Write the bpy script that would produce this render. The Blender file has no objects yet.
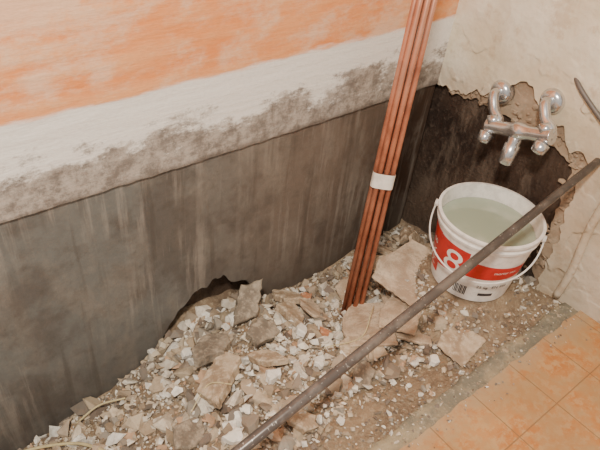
import bpy, bmesh, math, random
from mathutils import Vector, Matrix, noise
random.seed(7)
S=bpy.context.scene; COL=S.collection

# ---------------------------------------------------------------- helpers
def lin(c):
    return tuple([((v/255)/12.92 if v/255<=0.04045 else (((v/255)+0.055)/1.055)**2.4) for v in c])+(1,)
class NT:
    def __init__(s,name):
        s.m=bpy.data.materials.new(name); s.m.use_nodes=True
        s.t=s.m.node_tree; s.b=s.t.nodes['Principled BSDF']; s.b.inputs['Roughness'].default_value=.9
        s.b.inputs['Specular IOR Level'].default_value=.25
        s.tc=s.n('ShaderNodeTexCoord'); s.co=s.tc.outputs['Object']
        sp=s.n('ShaderNodeSeparateXYZ'); s.l(s.co,sp.inputs[0]); s.X,s.Y,s.Z=sp.outputs
    def n(s,k): return s.t.nodes.new(k)
    def l(s,a,b): s.t.links.new(a,b)
    def put(s,sock,v):
        if isinstance(v,(int,float,tuple)): sock.default_value=v
        else: s.l(v,sock)
    def noise(s,scale,detail=5,rough=.6,stretch=None,off=None):
        n=s.n('ShaderNodeTexNoise'); n.inputs['Scale'].default_value=scale; n.inputs['Detail'].default_value=detail
        n.inputs['Roughness'].default_value=rough
        m=s.n('ShaderNodeMapping'); s.l(s.co,m.inputs[0])
        if stretch: m.inputs['Scale'].default_value=stretch
        if off: m.inputs['Location'].default_value=off
        s.l(m.outputs[0],n.inputs['Vector']); return n.outputs['Fac']
    def math(s,op,a,b=0.0,clamp=False):
        n=s.n('ShaderNodeMath'); n.operation=op; n.use_clamp=clamp; s.put(n.inputs[0],a); s.put(n.inputs[1],b); return n.outputs[0]
    def ramp(s,v,a,b,lo=0.,hi=1.):
        n=s.n('ShaderNodeMapRange'); n.interpolation_type='SMOOTHSTEP'
        s.put(n.inputs[0],v); n.inputs[1].default_value=a; n.inputs[2].default_value=b; n.inputs[3].default_value=lo; n.inputs[4].default_value=hi
        return n.outputs[0]
    def mix(s,f,a,b):
        n=s.n('ShaderNodeMix'); n.data_type='RGBA'; s.put(n.inputs[0],f); s.put(n.inputs[6],a); s.put(n.inputs[7],b); return n.outputs[2]
    def color(s,v): s.put(s.b.inputs['Base Color'],v)
    def bump(s,h,strength=.5,dist=.005):
        n=s.n('ShaderNodeBump'); n.inputs['Strength'].default_value=strength; n.inputs['Distance'].default_value=dist
        s.l(h,n.inputs['Height']); s.l(n.outputs[0],s.b.inputs['Normal'])
def mesh(name,verts,faces,mat=None,smooth=False,parent=None):
    me=bpy.data.meshes.new(name); me.from_pydata([tuple(v) for v in verts],[],faces); me.update()
    o=bpy.data.objects.new(name,me); COL.objects.link(o)
    if mat: me.materials.append(mat)
    if smooth:
        for p in me.polygons: p.use_smooth=True
    if parent: o.parent=parent
    return o
def fix(o):
    bm=bmesh.new(); bm.from_mesh(o.data); bmesh.ops.recalc_face_normals(bm,faces=bm.faces); bm.to_mesh(o.data); bm.free()
def empty(name,loc=(0,0,0)):
    e=bpy.data.objects.new(name,None); e.empty_display_size=.05; e.location=loc; COL.objects.link(e); return e
def tube(name,pts,r,mat,parent=None,seg=16,cyc=False):
    pts=[Vector(p) for p in pts]; n=len(pts)
    rs=r if isinstance(r,list) else [r]*n
    V=[];F=[]
    up=None
    for i,p in enumerate(pts):
        a=pts[max(0,i-1)]; b=pts[min(n-1,i+1)]
        t=(b-a).normalized()
        if up is None:
            up=t.orthogonal().normalized()
        else:
            up=(up-t*up.dot(t)).normalized()
        s=t.cross(up)
        for k in range(seg):
            an=2*math.pi*k/seg
            V.append(p+(up*math.cos(an)+s*math.sin(an))*rs[i])
    for i in range(n-1):
        for k in range(seg):
            F.append((i*seg+k,i*seg+(k+1)%seg,(i+1)*seg+(k+1)%seg,(i+1)*seg+k))
    F.append(tuple(reversed(range(seg)))); F.append(tuple(range((n-1)*seg,n*seg)))
    o=mesh(name,V,F,mat,True,parent); fix(o)
    for p in o.data.polygons:
        if len(p.vertices)>4: p.use_smooth=False
    return o
def smoothpts(ctrl,n=12):
    P=[Vector(c) for c in ctrl]; P=[P[0]*2-P[1]]+P+[P[-1]*2-P[-2]]; out=[]
    for i in range(1,len(P)-2):
        for k in range(n):
            t=k/n; a,b,c,d=P[i-1:i+3]
            out.append(.5*((2*b)+(c-a)*t+(2*a-5*b+4*c-d)*t*t+(3*b-a-3*c+d)*t**3))
    out.append(P[-2]); return out
def interp(tab,x):
    if x<=tab[0][0]: return tab[0][1]
    for (a,u),(b,v) in zip(tab,tab[1:]):
        if x<=b: return u+(v-u)*(x-a)/(b-a)
    return tab[-1][1]

# ---------------------------------------------------------------- materials
m=NT('painted_plaster'); 
brush=m.noise(9,6,.65,(0.5,1,3.2)); big=m.noise(3.0,4,.6); fine=m.noise(60,5,.7); br2=m.noise(13,7,.75,(0.7,1,1.3),(3,0,1))
org=m.mix(m.ramp(brush,.35,.65),lin((238,146,82)),lin((242,170,114)))
wash=m.ramp(m.math('ADD',m.math('MULTIPLY',br2,.55),m.math('MULTIPLY',big,.55)),.50,.64)
org=m.mix(m.math('MULTIPLY',wash,.65),org,lin((238,208,180)))
zz=m.math('ADD',m.Z,m.math('MULTIPLY',m.math('SUBTRACT',brush,.5),.06))
col=m.mix(m.ramp(zz,.592,.606),lin((244,239,232)),org)
gn=m.math('ADD',m.math('MULTIPLY',m.noise(8,9,.75,(.6,1,1.3),(5,2,0)),.75),m.math('MULTIPLY',m.noise(26,6,.75),.25))
gz=m.math('ADD',gn,m.math('MULTIPLY',m.math('SUBTRACT',.50,m.Z),2.0))
grey=m.mix(m.ramp(m.noise(24,7,.8,None,(1,1,1)),.38,.62),lin((112,101,92)),lin((184,172,160)))
col=m.mix(m.ramp(gz,.48,.57,0,.92),col,grey)
grime=m.math('ADD',m.Z,m.math('MULTIPLY',m.noise(20,5,.7,(1,1,.4)),.03))
col=m.mix(m.ramp(grime,.408,.428,.65,0),col,lin((88,78,70)))
col=m.mix(m.ramp(m.noise(120,3,.6),.3,.75,0,.10),col,lin((140,118,104)))
m.color(col); m.bump(m.math('ADD',m.math('MULTIPLY',brush,1.),m.math('MULTIPLY',gn,.8)),.6,.006); M_UP=m.m
m=NT('damp_cement_render')
st=m.noise(6,7,.7,(1.5,1,.7)); st2=m.noise(24,6,.65,(1.5,1,.10),(2,0,0)); big=m.noise(3.0,6,.65); fine=m.noise(70,5,.7); blot=m.noise(12,6,.7,None,(7,7,7))
base=m.mix(m.ramp(m.X,-1.0,-.45),lin((118,117,112)),lin((124,110,98)))
base=m.mix(m.ramp(m.X,-.45,-.03),base,lin((76,58,46)))
base=m.mix(m.ramp(st,.46,.62,0,.45),base,lin((146,136,124)))
base=m.mix(m.ramp(big,.48,.62,0,.55),base,lin((86,76,69)))
base=m.mix(m.ramp(blot,.52,.66,0,.35),base,lin((88,77,68)))
base=m.mix(m.math('MULTIPLY',m.ramp(st2,.50,.66,0,.42),m.ramp(m.noise(2.2,3,.5,None,(9,0,2)),.42,.6)),base,lin((182,171,159)))
base=m.mix(m.ramp(m.noise(16,5,.6,(1.4,1,.12),(12,0,0)),.54,.68,0,.4),base,lin((78,68,60)))
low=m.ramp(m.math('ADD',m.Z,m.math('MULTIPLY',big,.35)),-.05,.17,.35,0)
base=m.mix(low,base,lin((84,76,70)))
base=m.mix(m.ramp(fine,.35,.75,0,.18),base,lin((70,62,56)))
m.color(base); m.b.inputs['Roughness'].default_value=.68; m.bump(m.math('ADD',m.math('ADD',big,m.math('MULTIPLY',blot,.4)),m.math('MULTIPLY',fine,.25)),.5,.007); M_LOW=m.m
m=NT('dark_damp_wall')
st=m.noise(10,7,.7,(1,1.3,.4)); big=m.noise(5,6,.65); fine=m.noise(50,6,.75)
c=m.mix(m.ramp(big,.38,.62),lin((50,38,32)),lin((82,65,54)))
c=m.mix(m.ramp(st,.50,.64,0,.5),c,lin((128,112,98)))
c=m.mix(m.ramp(fine,.5,.68,0,.4),c,lin((116,100,88)))
c=m.mix(m.ramp(m.math('ADD',m.Z,m.math('MULTIPLY',st,.3)),.10,.30,.4,0),c,lin((112,96,82)))
m.color(c); m.b.inputs['Roughness'].default_value=.55; m.bump(m.math('ADD',m.math('ADD',big,fine),st),.9,.010); M_DARK=m.m
def cream(name,c1,c2,c3,dirt):
    m=NT(name)
    big=m.noise(5,4,.5); med=m.noise(12,6,.7); fine=m.noise(60,5,.7); sharp=m.noise(7,3,.5,None,(3,3,3))
    c=m.mix(m.ramp(big,.35,.65),lin(c1),lin(c2))
    c=m.mix(m.ramp(med,.52,.64,0,.55),c,lin(c3))
    edge=m.math('ADD',m.Z,m.math('MULTIPLY',med,.28))
    c=m.mix(m.ramp(edge,.53,.68,dirt,0),c,lin((172,148,124)))
    c=m.mix(m.ramp(fine,.5,.75,0,.2),c,lin(c3))
    step=m.math('MULTIPLY',m.ramp(sharp,.50,.54),m.ramp(edge,.64,.74,.28,.05))
    m.color(c); m.bump(m.math('ADD',m.math('ADD',m.math('ADD',m.math('MULTIPLY',big,2.2),m.math('MULTIPLY',med,.45)),m.math('MULTIPLY',fine,.05)),step),.8,.015); return m.m
M_CREAM=cream('cracked_cream_plaster',(218,205,178),(238,231,212),(198,176,146),.5)
M_MORT=cream('rough_mortar',(142,122,102),(176,156,134),(210,196,174),.3)
m=NT('terracotta_floor_tile')
b=m.n('ShaderNodeTexBrick'); b.offset=0; b.squash=1; b.inputs['Scale'].default_value=1
b.inputs['Brick Width'].default_value=.15; b.inputs['Row Height'].default_value=.15; b.inputs['Mortar Size'].default_value=.0018; b.inputs['Mortar Smooth'].default_value=.5
mm=m.n('ShaderNodeMapping'); m.l(m.co,mm.inputs[0]); mm.inputs['Location'].default_value=(.03,.04,0); m.l(mm.outputs[0],b.inputs['Vector'])
cl=m.noise(12,6,.7); cl2=m.noise(45,5,.7)
tc=m.mix(m.ramp(cl,.38,.62),lin((186,124,70)),lin((200,148,96)))
tc=m.mix(m.ramp(cl2,.46,.60,0,.6),tc,lin((198,166,122)))
tc=m.mix(m.ramp(m.noise(6,5,.65),.42,.58,0,.6),tc,lin((166,136,98)))
tc=m.mix(m.ramp(m.math('ADD',m.Y,m.math('MULTIPLY',cl,.12)),-.66,-.58,0,.6),tc,lin((176,158,130)))
c=m.mix(m.math('MULTIPLY',b.outputs['Fac'],.75),tc,lin((140,108,76)))
m.color(c); m.b.inputs['Roughness'].default_value=.55; m.bump(m.math('SUBTRACT',m.math('MULTIPLY',cl2,.15),b.outputs['Fac']),.4,.002); M_TILE=m.m
m=NT('screed')
f=m.noise(80,6,.7); g=m.noise(12,5,.6)
c=m.mix(m.ramp(g,.4,.62),lin((132,126,110)),lin((172,156,128))); c=m.mix(m.ramp(f,.5,.7,0,.6),c,lin((196,184,160)))
m.color(c); m.bump(m.math('ADD',f,g),.8,.006); M_SCREED=m.m
m=NT('rubble_dust')
f=m.noise(90,6,.75); g=m.noise(7,5,.6)
c=m.mix(m.ramp(g,.35,.65),lin((132,112,92)),lin((168,145,118))); c=m.mix(m.ramp(f,.45,.68,0,.6),c,lin((200,182,156)))
m.color(c); m.bump(f,.9,.008); M_DUST=m.m
m=NT('rubble_stone')
a=m.n('ShaderNodeAttribute'); a.attribute_name='Col'
f=m.noise(60,6,.7)
c=m.mix(m.ramp(f,.42,.66,0,.40),a.outputs['Color'],lin((140,118,98)))
m.color(c); m.bump(f,.6,.004); M_STONE=m.m
def chunkmat(name,c1,c2,c3):
    m=NT(name); g=m.noise(16,7,.7); f=m.noise(60,6,.75)
    c=m.mix(m.ramp(g,.40,.60),lin(c1),lin(c2)); c=m.mix(m.ramp(f,.48,.66,0,.6),c,lin(c3)); m.color(c); m.bump(m.math('ADD',g,m.math('MULTIPLY',f,.6)),.8,.005); return m.m
M_CH1=chunkmat('grey_mortar_chunk',(122,111,98),(158,145,128),(186,172,152))
M_CH2=chunkmat('beige_plaster_chunk',(162,140,116),(196,176,150),(222,208,186))
M_CH3=chunkmat('tile_back',(176,152,128),(214,194,168),(154,134,114))
M_CH4=chunkmat('pink_brick_chunk',(188,128,94),(206,150,118),(214,182,154))
M_WHT=chunkmat('white_plaster_lump',(236,230,218),(246,242,236),(214,202,184))
def plain(name,c,rough=.5,metal=0,spec=.5):
    m=NT(name); n=m.noise(40,4,.6); c2=tuple(int(x*.86) for x in c)
    m.color(m.mix(m.ramp(n,.4,.7,0,.7),lin(c),lin(c2))); m.b.inputs['Roughness'].default_value=rough; m.b.inputs['Metallic'].default_value=metal; m.b.inputs['Specular IOR Level'].default_value=spec; return m.m
m=NT('copper'); n=m.noise(18,5,.6); n2=m.noise(4,3,.5)
c=m.mix(m.ramp(n,.35,.7),lin((202,132,102)),lin((162,98,74))); c=m.mix(m.ramp(n2,.5,.7,0,.5),c,lin((212,164,138)))
m.color(c); m.b.inputs['Metallic'].default_value=.35; m.b.inputs['Roughness'].default_value=.36; M_COP=m.m
m=NT('painted_steel_rod'); n=m.noise(18,5,.6); n2=m.noise(140,3,.6)
c=m.mix(m.ramp(n,.45,.62),lin((98,91,87)),lin((124,116,110))); c=m.mix(m.ramp(n2,.64,.70,0,.7),c,lin((214,208,200)))
m.color(c); m.b.inputs['Metallic'].default_value=.25; m.b.inputs['Roughness'].default_value=.3; M_ROD=m.m
M_CHR=plain('chrome',(222,222,222),.22,.9)
M_WP=plain('white_plastic',(242,238,232),.4)
M_RED=plain('red_print',(206,44,38),.45)
M_BLK=plain('black_print',(56,52,56),.5)
M_TAPE=plain('white_tape',(238,230,218),.6)
M_GP=plain('grey_pipe',(110,103,98),.5,.2)
M_CABLE=plain('cream_cable',(206,190,146),.6)
m=NT('cloudy_water'); m.color(m.mix(m.ramp(m.noise(8,3,.5),.4,.65),lin((160,170,150)),lin((184,190,172)))); m.b.inputs['Roughness'].default_value=.06; m.b.inputs['Specular IOR Level'].default_value=.5; M_WATER=m.m

# ---------------------------------------------------------------- room shell
def jag(p,amp,sc=18):
    return amp*noise.noise(Vector(p)*sc)+.5*amp*noise.noise(Vector(p)*sc*2.7)
def slab(name,outline,depthvec,mat,parent=None):
    n=len(outline); V=[Vector(p) for p in outline]+[Vector(p)+Vector(depthvec) for p in outline]
    F=[tuple(range(n)),tuple(range(2*n-1,n-1,-1))]+[(i,(i+1)%n,n+(i+1)%n,n+i) for i in range(n)]
    o=mesh(name,V,F,mat,False,parent); fix(o); return o
HT=2.5; XL=-2.9; YF=-2.0
wl=empty('wall_left')
pts=[(XL,0,HT),(0.0,0,HT)]
x=0.0; low=[]
while x>XL:
    low.append((x,0,.398+jag((x,0,1),.003,25)+.004*math.sin(x*3))); x-=.012
low.append((XL,0,.40))
slab('painted_plaster',pts+low,(0,.03,0),M_UP,wl)
edge=[(XL,-.42),(-1.45,-.40),(-1.25,-.34),(-1.10,-.27),(-1.02,-.22),(-.97,-.175),(-.93,-.125),(-.89,-.07),(-.84,-.035),(-.79,-.010),(-.75,-.015),(-.71,-.05),(-.67,-.075),(-.63,-.15),(-.57,-.24),(-.5,-.3),(0,-.3)]
o=[(XL,.006,.41),(0,.006,.41)]; x=0.0
while x>XL:
    o.append((x,.006,interp(edge,x)+jag((x,3,1),.024,22))); x-=.009
o.append((XL,.006,-.42))
slab('cement_render',o,(0,.024,0),M_LOW,wl)
slab('brickwork',[(XL,.055,-.5),(XL,.055,HT),(0.1,.055,HT),(0.1,.055,-.5)],(0,.12,0),M_DARK,wl)
wb=empty('wall_back')
slab('brickwork',[(.022,.03,-.5),(.022,.03,HT),(.022,YF,HT),(.022,YF,-.5)],(.12,0,0),M_DARK,wb)
def backlayer(name,x0,th,topedge,side,amp,mat,zb,seed):
    o=[(x0,.0,HT),(x0,0,topedge[-1][1])]
    y=-.006
    while y>side+.012:
        o.append((x0,y,interp(topedge,y)+jag((0,y,seed),amp,26))); y-=.005
    z=topedge[0][1]
    while z>zb:
        o.append((x0,side-.03*(.37-z)/.4+jag((4,z,seed),amp*1.1,22),z)); z-=.007
    o+= [(x0,side-.05,zb),(x0,YF,zb),(x0,YF,HT)]
    slab(name,o,(th,0,0),mat,wb)
backlayer('rough_mortar',.011,.012,[(-.45,.37),(-.40,.39),(-.30,.40),(-.18,.405),(-.1,.395),(0,.39)],-.462,.014,M_MORT,-.3,5)
backlayer('cream_plaster',0,.012,[(-.52,.40),(-.47,.41),(-.42,.43),(-.37,.46),(-.33,.475),(-.27,.52),(-.235,.50),(-.20,.46),(-.16,.435),(-.1,.415),(-.04,.40),(0,.395)],-.495,.022,M_CREAM,-.3,11)
def hull(npts,sq=(1,1,1),seed=0):
    r=random.Random(seed); bm=bmesh.new()
    for _ in range(npts):
        v=Vector((r.gauss(0,1),r.gauss(0,1),r.gauss(0,1))).normalized()*r.uniform(.8,1)
        bm.verts.new((v.x*sq[0],v.y*sq[1],v.z*sq[2]))
    bmesh.ops.convex_hull(bm,input=bm.verts)
    loose=[v for v in bm.verts if not v.link_faces]
    bmesh.ops.delete(bm,geom=loose,context='VERTS')
    bm.verts.index_update(); vs=[v.co.copy() for v in bm.verts]; fs=[[v.index for v in f.verts] for f in bm.faces]; bm.free(); return vs,fs
V=[];F=[]
rf=random.Random(3)
for i in range(140):
    y=-rf.uniform(.01,.62); 
    if i<95: z=interp([(-.65,.02),(-.47,.40),(-.33,.44),(0,.40)],y)+rf.gauss(0,.016); 
    else: y=-.485+rf.gauss(0,.018); z=rf.uniform(.0,.42)
    vs,fs=hull(9,(.35,1,.8),i); r=rf.uniform(.005,.015); b=len(V)
    for v in vs: V.append((min(.02,.006+v.x*r),y+v.y*r,z+v.z*r))
    F+=[tuple(b+k for k in f) for f in fs]
mesh('loose_plaster_edge',V,F,M_MORT,False,wb)
fl=empty('floor')
o=[]; x=0.0
while x>XL:
    o.append((x,-.655+jag((x,9,2),.006,20),0)); x-=.02
o+=[(XL,-.655,0),(XL,YF,0),(0,YF,0)]
slab('floor_tiles',o,(0,0,-.03),M_TILE,fl)
V=[];F=[];nx=220;ny=9
for i in range(nx+1):
    for j in range(ny+1):
        xx=XL+(0-XL)*i/nx; yy=-.68+(.090+.03*noise.noise(Vector((xx*9,1,1)))+.012*noise.noise(Vector((xx*30,1,1))))*j/ny
        zz=-.006-.004*noise.noise(Vector((xx*30,yy*30,2)))-(.035*max(0,(j-ny+2)/2))
        V.append((xx,yy,zz-.002))
for i in range(nx):
    for j in range(ny):
        a=i*(ny+1)+j; F.append((a,a+ny+1,a+ny+2,a+1))
mesh('screed_strip',V,F,M_SCREED,True,fl)

gw=[(XL,-.36),(-1.45,-.33),(-1.25,-.295),(-1.0,-.20),(-.85,-.13),(-.7,-.135),(-.6,-.18),(-.49,-.205),(-.3,-.19),(-.08,-.155),(0,-.15)]
BX,BY,BZ=-.19,-.40,.03
def ground(x,y):
    s=min(1,max(0,-y/.60)); s=s**.85
    g=interp(gw,x)*(1-s)-.018*s
    g+=.016*noise.noise(Vector((x*7,y*7,.3)))*(1-s*.6)+.010*noise.noise(Vector((x*24,y*24,3)))*(1-s*.5)
    d=math.hypot(x-BX,y-BY)
    w=1 if d<.115 else max(0,1-(d-.115)/.14); w=w*w*(3-2*w)
    if y<-.5: w*=max(0,1-(-.5-y)/.12)
    return g*(1-w)+(BZ-.004)*w
V=[];F=[];nx=260;ny=80
for i in range(nx+1):
    for j in range(ny+1):
        xx=XL+(.02-XL)*i/nx; yy=-.64+.695*j/ny
        V.append((xx,yy,ground(xx,yy)+.003*noise.noise(Vector((xx*70,yy*70,1)))))
for i in range(nx):
    for j in range(ny):
        a=i*(ny+1)+j; F.append((a,a+ny+1,a+ny+2,a+1))
mesh('ground_rubble_dust',V,F,M_DUST,True)

T=[hull(random.randint(8,13),(1,random.uniform(.55,1),random.uniform(.25,.75)),s) for s in range(50)]
pal=[(236,228,212),(242,238,228),(212,196,172),(190,172,148),(172,156,136),(150,137,122),(160,152,140),(204,170,140),(222,210,190),(134,121,110),(178,160,138),(194,178,154),(138,129,119),(230,220,204)]
V=[];F=[];C=[]
def stone(x,y,r,lift=.3,white=False,ymax=.003):
    vs,fs=random.choice(T); R=Matrix.Rotation(random.uniform(0,6.28),3,'Z')@Matrix.Rotation(random.gauss(0,.5),3,'X')@Matrix.Rotation(random.gauss(0,.5),3,'Y')
    c=Vector((x,y,ground(x,y)+r*lift)); b=len(V)
    for v in vs:
        q=c+R@(v*r); q.y=min(q.y,ymax); q.x=min(q.x,.018); V.append(q)
    for f in fs: F.append(tuple(b+i for i in f))
    k=random.choice(pal[:2] if white else pal); j=random.uniform(-22,4); k=lin(tuple(max(0,min(255,t+j)) for t in k)); C.extend([k]*len(vs))
n=0
while n<17000:
    x=random.uniform(-1.75,.0); y=random.uniform(-.64,.0)
    u=random.random(); r=.0018+.0026/(max(.008,u))**.60
    r=min(r,.038)
    dens=1 if y>-.52 else .3
    if y<-.5: r=min(r,.012)
    if x>-.75 and y<-.42 and random.random()<.2: continue
    if random.random()>dens: continue
    if math.hypot(x-BX,y-BY)<.118+r: continue
    if math.hypot(x+.472,y+.240)<.028+r and r>.006: continue
    stone(x,y,r,random.uniform(.1,.7) if r<.02 else random.uniform(.1,.35)); n+=1
for _ in range(1000):
    x=random.gauss(-.68,.27); y=random.gauss(-.25,.14)
    if -.52<y<-.02 and x<-.3: stone(x,y,.0035+.0145*random.random()**2.2,random.uniform(.8,2.0),True)
for _ in range(150):
    x=random.uniform(-1.0,-.66); stone(x,random.uniform(-.09,.01),random.uniform(.010,.034),random.uniform(.1,.9),False,.04)
o=mesh('rubble_pile',V,F,M_STONE)
ca=o.data.color_attributes.new('Col','FLOAT_COLOR','POINT')
ca.data.foreach_set('color',[c for k in C for c in k])
V=[];F=[];C=[]
_g=ground
def ground(x,y): return 0.0 if y<-.655 else -.010
for _ in range(620):
    x=random.uniform(-1.3,-.02); y=-.585-abs(random.gauss(0,.05)); stone(x,y,random.uniform(.0015,.0055),.5)
o=mesh('plaster_crumbs',V,F,M_STONE); ca=o.data.color_attributes.new('Col','FLOAT_COLOR','POINT'); ca.data.foreach_set('color',[c for k in C for c in k])
ground=_g

def piece(name,x,y,w,h,th,rz,tx,ty,mat,lift=.012,seed=0,sides=None,rect=False):
    r=random.Random(seed); 
    if rect:
        q=r.uniform(.3,.6); out=[(-w/2,-h/2),(w/2,-h/2),(w/2,h/2*q),(w*.2,h*r.uniform(.3,.5)),(-w*.1,h/2),(-w/2*r.uniform(.7,1),h/2*.8)]
    else:
        k=sides or r.randint(4,6); out=[]
        for i in range(k):
            a=2*math.pi*(i+r.uniform(-.35,.35))/k; q=r.uniform(.8,1.2); out.append((w/2*math.cos(a)*q,h/2*math.sin(a)*q))
    o2=[]
    for (a,b),(c,d) in zip(out,out[1:]+out[:1]):
        L=math.hypot(c-a,d-b); k=max(1,int(L/.009))
        for j in range(k):
            t=j/k; jj=.0014 if rect else .0035
            o2.append((a+(c-a)*t+r.uniform(-jj,jj),b+(d-b)*t+r.uniform(-jj,jj)))
    bm=bmesh.new(); top=[bm.verts.new((p[0],p[1],th/2+r.uniform(-.0006,.0006))) for p in o2]; bot=[bm.verts.new((p[0]*.95+r.uniform(-.003,.003),p[1]*.95,-th/2)) for p in o2]
    bm.faces.new(top); bm.faces.new(bot[::-1]); n=len(o2)
    for i in range(n): bm.faces.new((top[i],bot[i],bot[(i+1)%n],top[(i+1)%n]))
    bmesh.ops.recalc_face_normals(bm,faces=bm.faces)
    bmesh.ops.bevel(bm,geom=[e for e in bm.edges if len(e.link_faces)==2 and any(len(f.verts)>4 for f in e.link_faces)],offset=min(.003,th*.25),segments=1,affect='EDGES')
    me=bpy.data.meshes.new(name); bm.to_mesh(me); bm.free(); me.materials.append(mat)
    o=bpy.data.objects.new(name,me); COL.objects.link(o)
    o.rotation_euler=(tx,ty,rz); o.location=(x,y,ground(x,y)+lift+th/2); return o
piece('concrete_chunk',-.73,-.075,.16,.11,.035,.3,.4,-.25,M_CH1,.035,1)
piece('concrete_chunk',-.63,-.165,.16,.075,.026,1.1,.2,.3,M_CH2,.022,2)
piece('concrete_chunk',-.918,-.246,.20,.12,.028,.9,-.35,.2,M_CH2,.028,3)
piece('concrete_chunk',-.88,-.15,.13,.08,.03,.4,-.2,.2,M_CH1,.025,33)
piece('broken_tile',-.31,-.27,.22,.16,.010,.35,.14,-.14,M_CH3,.035,4,rect=True)
piece('broken_tile',-.50,-.325,.20,.14,.010,.9,-.16,.24,M_CH3,.03,5,rect=True)
piece('broken_tile',-.372,-.53,.12,.095,.010,.15,.03,-.06,M_CH2,.012,6,rect=True)
piece('broken_tile',-.27,-.185,.17,.05,.010,-.55,.7,.1,M_CH2,.05,7,rect=True)
piece('broken_tile',-.41,-.36,.18,.11,.009,.55,-.2,.1,M_CH3,.035,21,rect=True)
piece('broken_tile',-.58,-.38,.12,.09,.009,-.3,.15,-.2,M_CH2,.02,22,rect=True)
piece('broken_tile',-.33,-.13,.11,.08,.009,.9,.6,.3,M_CH2,.03,23,rect=True)
piece('broken_tile',-.16,-.19,.11,.08,.010,.2,.9,.5,M_CH2,.045,29,rect=True)
piece('broken_tile',-.56,-.17,.11,.07,.009,1.4,.5,.2,M_CH3,.03,40,rect=True)
piece('broken_tile',-.40,-.15,.10,.06,.009,.1,.5,-.2,M_CH3,.03,41,rect=True)
piece('concrete_chunk',-.12,-.13,.13,.09,.03,.6,.5,.3,M_CH2,.035,8)
piece('concrete_chunk',-.755,-.19,.11,.08,.025,.2,.2,.1,M_CH1,.02,9)
piece('concrete_chunk',-.845,-.467,.10,.07,.02,2.,.15,-.2,M_CH2,.012,10)
piece('plaster_lump',-.465,-.527,.035,.028,.02,.3,.1,.1,M_WHT,.006,11)
piece('broken_tile',-.44,-.43,.13,.07,.010,1.9,.16,.1,M_CH3,.018,12)
piece('brick_fragment',-.52,-.10,.05,.035,.02,.4,.2,.2,M_CH4,.014,13)
piece('brick_fragment',-.60,-.27,.04,.03,.02,1.4,.2,.1,M_CH4,.012,14)
piece('plaster_lump',-.82,-.33,.05,.035,.025,.8,.1,.2,M_WHT,.012,15)
piece('plaster_lump',-.98,-.40,.06,.04,.022,.1,.2,.2,M_WHT,.012,16)
piece('plaster_lump',-.66,-.24,.05,.03,.02,1.1,.3,.2,M_WHT,.02,42)
piece('plaster_lump',-.93,-.10,.04,.03,.02,.5,.3,.2,M_WHT,.025,43)
piece('concrete_chunk',-.64,-.45,.08,.055,.02,.7,.1,-.1,M_CH1,.01,17)
piece('concrete_chunk',-.20,-.10,.09,.06,.02,1.7,.5,.1,M_CH2,.02,18)
piece('plaster_lump',-.70,-.36,.035,.03,.018,.8,.1,.2,M_WHT,.012,19)
piece('concrete_chunk',-.58,-.08,.11,.07,.022,1.9,.35,.3,M_CH2,.025,24)
piece('concrete_chunk',-.09,-.22,.08,.07,.025,.9,.3,.2,M_CH1,.015,25)
piece('concrete_chunk',-1.05,-.33,.10,.07,.02,.3,.2,.2,M_CH1,.012,26)
piece('concrete_chunk',-.80,-.27,.10,.06,.02,2.3,.35,.2,M_CH2,.02,27)

# ---------------------------------------------------------------- bucket
c=Vector((-.9,-.435)).normalized(); rr=Vector((-c.y,c.x)); 
if rr.dot(Vector((.78,-.62)))<0: rr=-rr
BH=.222; R0,R1=.108,.134
def rad(h): return R0+(R1-R0)*h/BH
def bp(phi,h,off=0): 
    d=c*math.cos(phi)+rr*math.sin(phi); R=rad(h)+off; return (d.x*R,d.y*R,h)
bk=empty('plastic_bucket',(BX,BY,BZ))
prof=[(R0-.008,0.0),(R0,.004),(rad(.19),.19),(rad(.19)+.005,.192),(rad(.2)+.005,.2),(rad(.2),.202),(rad(.214),.214),(R1+.005,.216),(R1+.005,BH),(R1-.003,BH+.001),(R1-.004,.21),(rad(.01)-.004,.006),(0.001,.006)]
prof=[(.001,0)]+prof
V=[];F=[];n=72
for i,(r,h) in enumerate(prof):
    for k in range(n): a=2*math.pi*k/n; V.append((r*math.cos(a),r*math.sin(a),h))
for i in range(len(prof)-1):
    for k in range(n): F.append((i*n+k,i*n+(k+1)%n,(i+1)*n+(k+1)%n,(i+1)*n+k))
o=mesh('shell',V,F,M_WP,True,bk); fix(o)
mod=o.modifiers.new('e','EDGE_SPLIT'); mod.split_angle=math.radians(35)
WH=.180; wr=rad(WH)-.0035
V=[(0,0,WH)]+[(wr*math.cos(2*math.pi*k/n),wr*math.sin(2*math.pi*k/n),WH) for k in range(n)]
mesh('water',V,[(0,1+k,1+(k+1)%n) for k in range(n)],M_WATER,True,bk)
D=math.radians
def patch(name,p0,p1,hlo,hhi,mat,off=.0006,steps=40):
    V=[];F=[]
    for i in range(steps+1):
        t=i/steps; ph=p0+(p1-p0)*t; a=hlo(t) if callable(hlo) else hlo; b=hhi(t) if callable(hhi) else hhi
        V+= [bp(ph,a,off),bp(ph,b,off)]
    for i in range(steps): F.append((2*i,2*i+2,2*i+3,2*i+1))
    return mesh(name,V,F,mat,True,bk)
patch('label_band',D(-48),D(72),lambda t:.090+.008*t,lambda t:.156-.02*t,M_RED)
patch('label_block',D(-95),D(-48),.035,.175,M_RED)
patch('label_block_2',D(-48),D(-5),lambda t:.070+.02*t,.172,M_RED,.0005)
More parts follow.
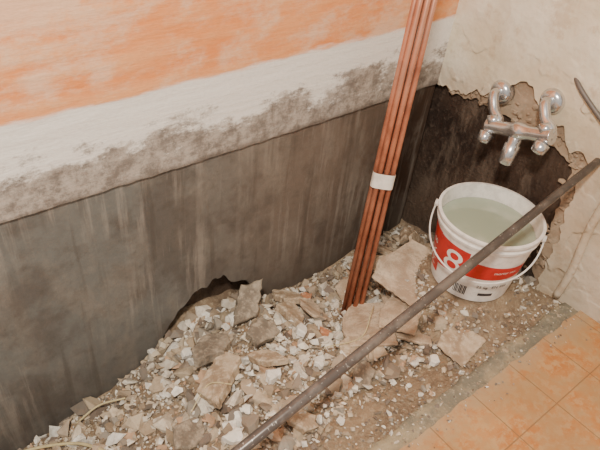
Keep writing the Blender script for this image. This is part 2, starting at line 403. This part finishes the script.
def wrap_text(name,txt,size,phi0,h0,mat,off=.0012,shear=0,sx=1,vertical=False):
    cu=bpy.data.curves.new(name,'FONT'); cu.body=txt; cu.size=size; cu.shear=shear; cu.resolution_u=4
    ob=bpy.data.objects.new(name+'_tmp',cu); COL.objects.link(ob)
    dg=bpy.context.evaluated_depsgraph_get(); me=bpy.data.meshes.new_from_object(ob.evaluated_get(dg)); bpy.data.objects.remove(ob)
    bm=bmesh.new(); bm.from_mesh(me); bmesh.ops.triangulate(bm,faces=bm.faces)
    bmesh.ops.subdivide_edges(bm,edges=[e for e in bm.edges if e.calc_length()>.012],cuts=2)
    for v in bm.verts:
        X,Y=v.co.x*sx,v.co.y
        if vertical: X,Y=-Y,X
        h=h0+Y; v.co=Vector(bp(phi0+X/rad(h),h,off))
    bm.to_mesh(me); bm.free(); me.materials.clear(); me.materials.append(mat)
    o=bpy.data.objects.new(name,me); COL.objects.link(o); o.parent=bk; return o
wrap_text('print_figure','8',.105,D(-40),.084,M_WP,shear=.1,sx=1.15)
wrap_text('print_figure_2','/',.07,D(-8),.098,M_WP,shear=.1)
wrap_text('print_side','MIX 8',.036,D(-56),.045,M_WP,vertical=True)
wrap_text('print_small','mortar mix',.014,D(28),.118,M_WP)
for i in range(9):
    p=D(-14+i*2.0); patch('barcode_%d'%i,p,p+D(1.3 if i%3 else .8),.022,.055,M_BLK,.0008,2)
wrap_text('print_small_2','25 kg',.014,D(14),.06,M_BLK)
wrap_text('print_small_3','EN 998',.014,D(34),.062,M_BLK)
patch('print_mark',D(20),D(40),.030,.040,M_BLK,.0008,4)
pts=[]
for i in range(33):
    t=i/32; ph=D(-92)+D(184)*t; drop=.012+.085*math.sin(math.pi*t)**.8
    h=.205-drop
    d=c*math.cos(ph)+rr*math.sin(ph); R=R1+.010+.006*math.sin(math.pi*t); pts.append((d.x*R,d.y*R,h))
tube('handle',pts,.0024,M_WP,bk,10)
for s in (-92,92):
    a=Vector(bp(D(s),.195,-.002)); b=Vector(bp(D(s),.195,.016)); tube('handle_boss',[a,b],.010,M_WP,bk,16)

# ---------------------------------------------------------------- copper pipes
cp=empty('copper_pipe_bundle'); A=Vector((-.475,-.242,-.165)); B=Vector((-.3,-.12,.725)); d=(B-A).normalized(); L=1.57
s1=Vector((.78,-.6195,.0924)); s1=(s1-d*s1.dot(d)).normalized(); s2=d.cross(s1)
offs=[(-.0205,0),(-.0068,.003),(.0078,0),(.0215,-.003),(-.012,-.012),(.004,-.013)]
for i,(a,b) in enumerate(offs):
    k=random.uniform(-.002,.002); a0=A+s1*a*1.1+s2*b+d*random.uniform(-.01,.012); a1=A+d*L+s1*(a*.95+k)+s2*b
    tube('pipe_%d'%(i+1),[a0,(a0+a1)/2,a1],.0070,M_COP,cp,16)
V=[];F=[];q=28
for j,tt in enumerate((.455,.495)):
    for k in range(q):
        an=2*math.pi*k/q; V.append(A+d*tt+s1*(.0295*math.copysign(abs(math.cos(an))**.6,math.cos(an)))+s2*(-.005+.018*math.copysign(abs(math.sin(an))**.7,math.sin(an))))
for k in range(q): F.append((k,(k+1)%q,q+(k+1)%q,q+k))
mesh('tape',V,F,M_TAPE,True,cp)

# ---------------------------------------------------------------- long rod
P1=Vector((-1.033,-.495,.083)); P2=Vector((-.012,-.525,.425)); dd=(P2-P1).normalized()
st=P1-dd*.50
rod=empty('steel_rod'); tube('shaft',[st,P1,P2],[.0135,.0125,.0100],M_ROD,rod,20)
tube('end_cap',[st-dd*.004,st+dd*.03],.015,M_GP,rod,20)

# ---------------------------------------------------------------- bath mixer tap
tp=empty('bath_mixer_tap')
F1=Vector((0,-.2115,.4656)); F2=Vector((0,-.355,.506)); B1=Vector((-.075,-.262,.405)); B2=Vector((-.075,-.405,.452))
ax=(B2-B1).normalized(); mid=(B1+B2)/2
for i,(f,b) in enumerate(((F1,B1),(F2,B2))):
    tube('flange_%d'%(i+1),[f+Vector((.01,0,0)),f-Vector((.006,0,0)),f-Vector((.016,0,0)),f-Vector((.02,0,0))],[.033,.033,.027,.018],M_CHR,tp,28)
    tube('s_union_%d'%(i+1),smoothpts([f,f-Vector((.035,0,0)),(f+b)/2-Vector((.016,0,0)),b+Vector((.012,0,.016)),b],8),.0145,M_CHR,tp,18)
    nd=(b-(f-Vector((.04,0,0)))).normalized()
    tube('union_nut_%d'%(i+1),[b-nd*.028,b-nd*.004],.021,M_CHR,tp,6)
tube('body',smoothpts([B1-ax*.018,B1,mid-ax*.03,mid,mid+ax*.03,B2,B2+ax*.018],6),
     [.016+.005*abs(2*(i/36)-1)+.009*math.exp(-((i-18)/4)**2) for i in range(37)],M_CHR,tp,22)
dn=Vector((-.55,.0,-.83)).normalized()
for i,(b,s) in enumerate(((B1,-1),(B2,1))):
    e=b+ax*s*.006
    tube('handle_%d'%(i+1),[e,e+dn*.02,e+dn*.022,e+dn*.045,e+dn*.05],[.015,.015,.021,.018,.011],M_CHR,tp,8)
dn2=Vector((-.30,-.08,-.95)).normalized()
tube('spout',[mid,mid+dn2*.035,mid+dn2*.037,mid+dn2*.088,mid+dn2*.092],[.018,.017,.021,.019,.014],M_CHR,tp,20)
wp=empty('supply_pipe')
tube('pipe_run',smoothpts([(.014,-.37,.590),(-.004,-.41,.565),(-.008,-.48,.525),(-.010,-.58,.475),(.0,-.70,.43),(.012,-.76,.41)],8),.0062,M_GP,wp,14)
wp2=empty('riser_pipe')
tube('pipe_run',smoothpts([(-.006,-.585,.36),(-.01,-.58,.25),(-.008,-.588,.1),(-.008,-.583,.0)],8),.011,M_CREAM,wp2,14)
tube('cut_end',[(-.006,-.585,.355),(-.007,-.585,.385)],.014,M_GP,wp2,14)

def cord(name,pts,r,mat): 
    P=smoothpts([(x,y,ground(x,y)+r+l) for x,y,l in pts],10); return tube(name,P,r,mat,None,8)
cord('loose_cable',[(-1.7,-.10,.03),(-1.5,-.03,.05),(-1.36,-.04,.03),(-1.25,-.12,.02),(-1.20,-.22,.015)],.004,M_CABLE)
cord('loose_cable',[(-1.22,-.05,.01),(-1.16,-.06,.04),(-1.10,-.09,.02)],.0025,M_CABLE)
cord('loose_cable',[(-.44,-.29,.05),(-.50,-.33,.08),(-.56,-.36,.04),(-.66,-.33,.03)],.0014,M_CABLE)
cord('loose_cable',[(-1.02,-.28,.03),(-.96,-.26,.06),(-.92,-.30,.06)],.0014,M_CABLE)

# ---------------------------------------------------------------- light, world, camera
w=bpy.data.worlds.new('room_ambience'); S.world=w; w.use_nodes=True
bg=w.node_tree.nodes['Background']; bg.inputs[0].default_value=(1.0,.93,.86,1); bg.inputs[1].default_value=.64
def area(name,loc,tgt,size,e,colr):
    l=bpy.data.lights.new(name,'AREA'); l.size=size; l.energy=e; l.color=colr
    o=bpy.data.objects.new(name,l); COL.objects.link(o); o.location=loc; o.rotation_euler=(Vector(tgt)-Vector(loc)).to_track_quat('-Z','Y').to_euler(); return o
area('ceiling_lamp',(-1.7,-1.05,2.1),(-.9,-.2,.2),.22,56,(1,.91,.79))
cam=bpy.data.cameras.new('camera'); cam.sensor_width=36; cam.lens=594/600*36; cam.clip_start=.02
co=bpy.data.objects.new('camera',cam); COL.objects.link(co)
right=Vector((.780,-.6195,.0924)).normalized(); fwd=Vector((.5265,.5688,-.631)); fwd=(fwd-right*fwd.dot(right)).normalized(); up=right.cross(fwd)
Mx=Matrix((right,up,-fwd)).transposed().to_4x4(); Mx.translation=Vector((-1.4,-.985,1.155)); co.matrix_world=Mx
S.camera=co
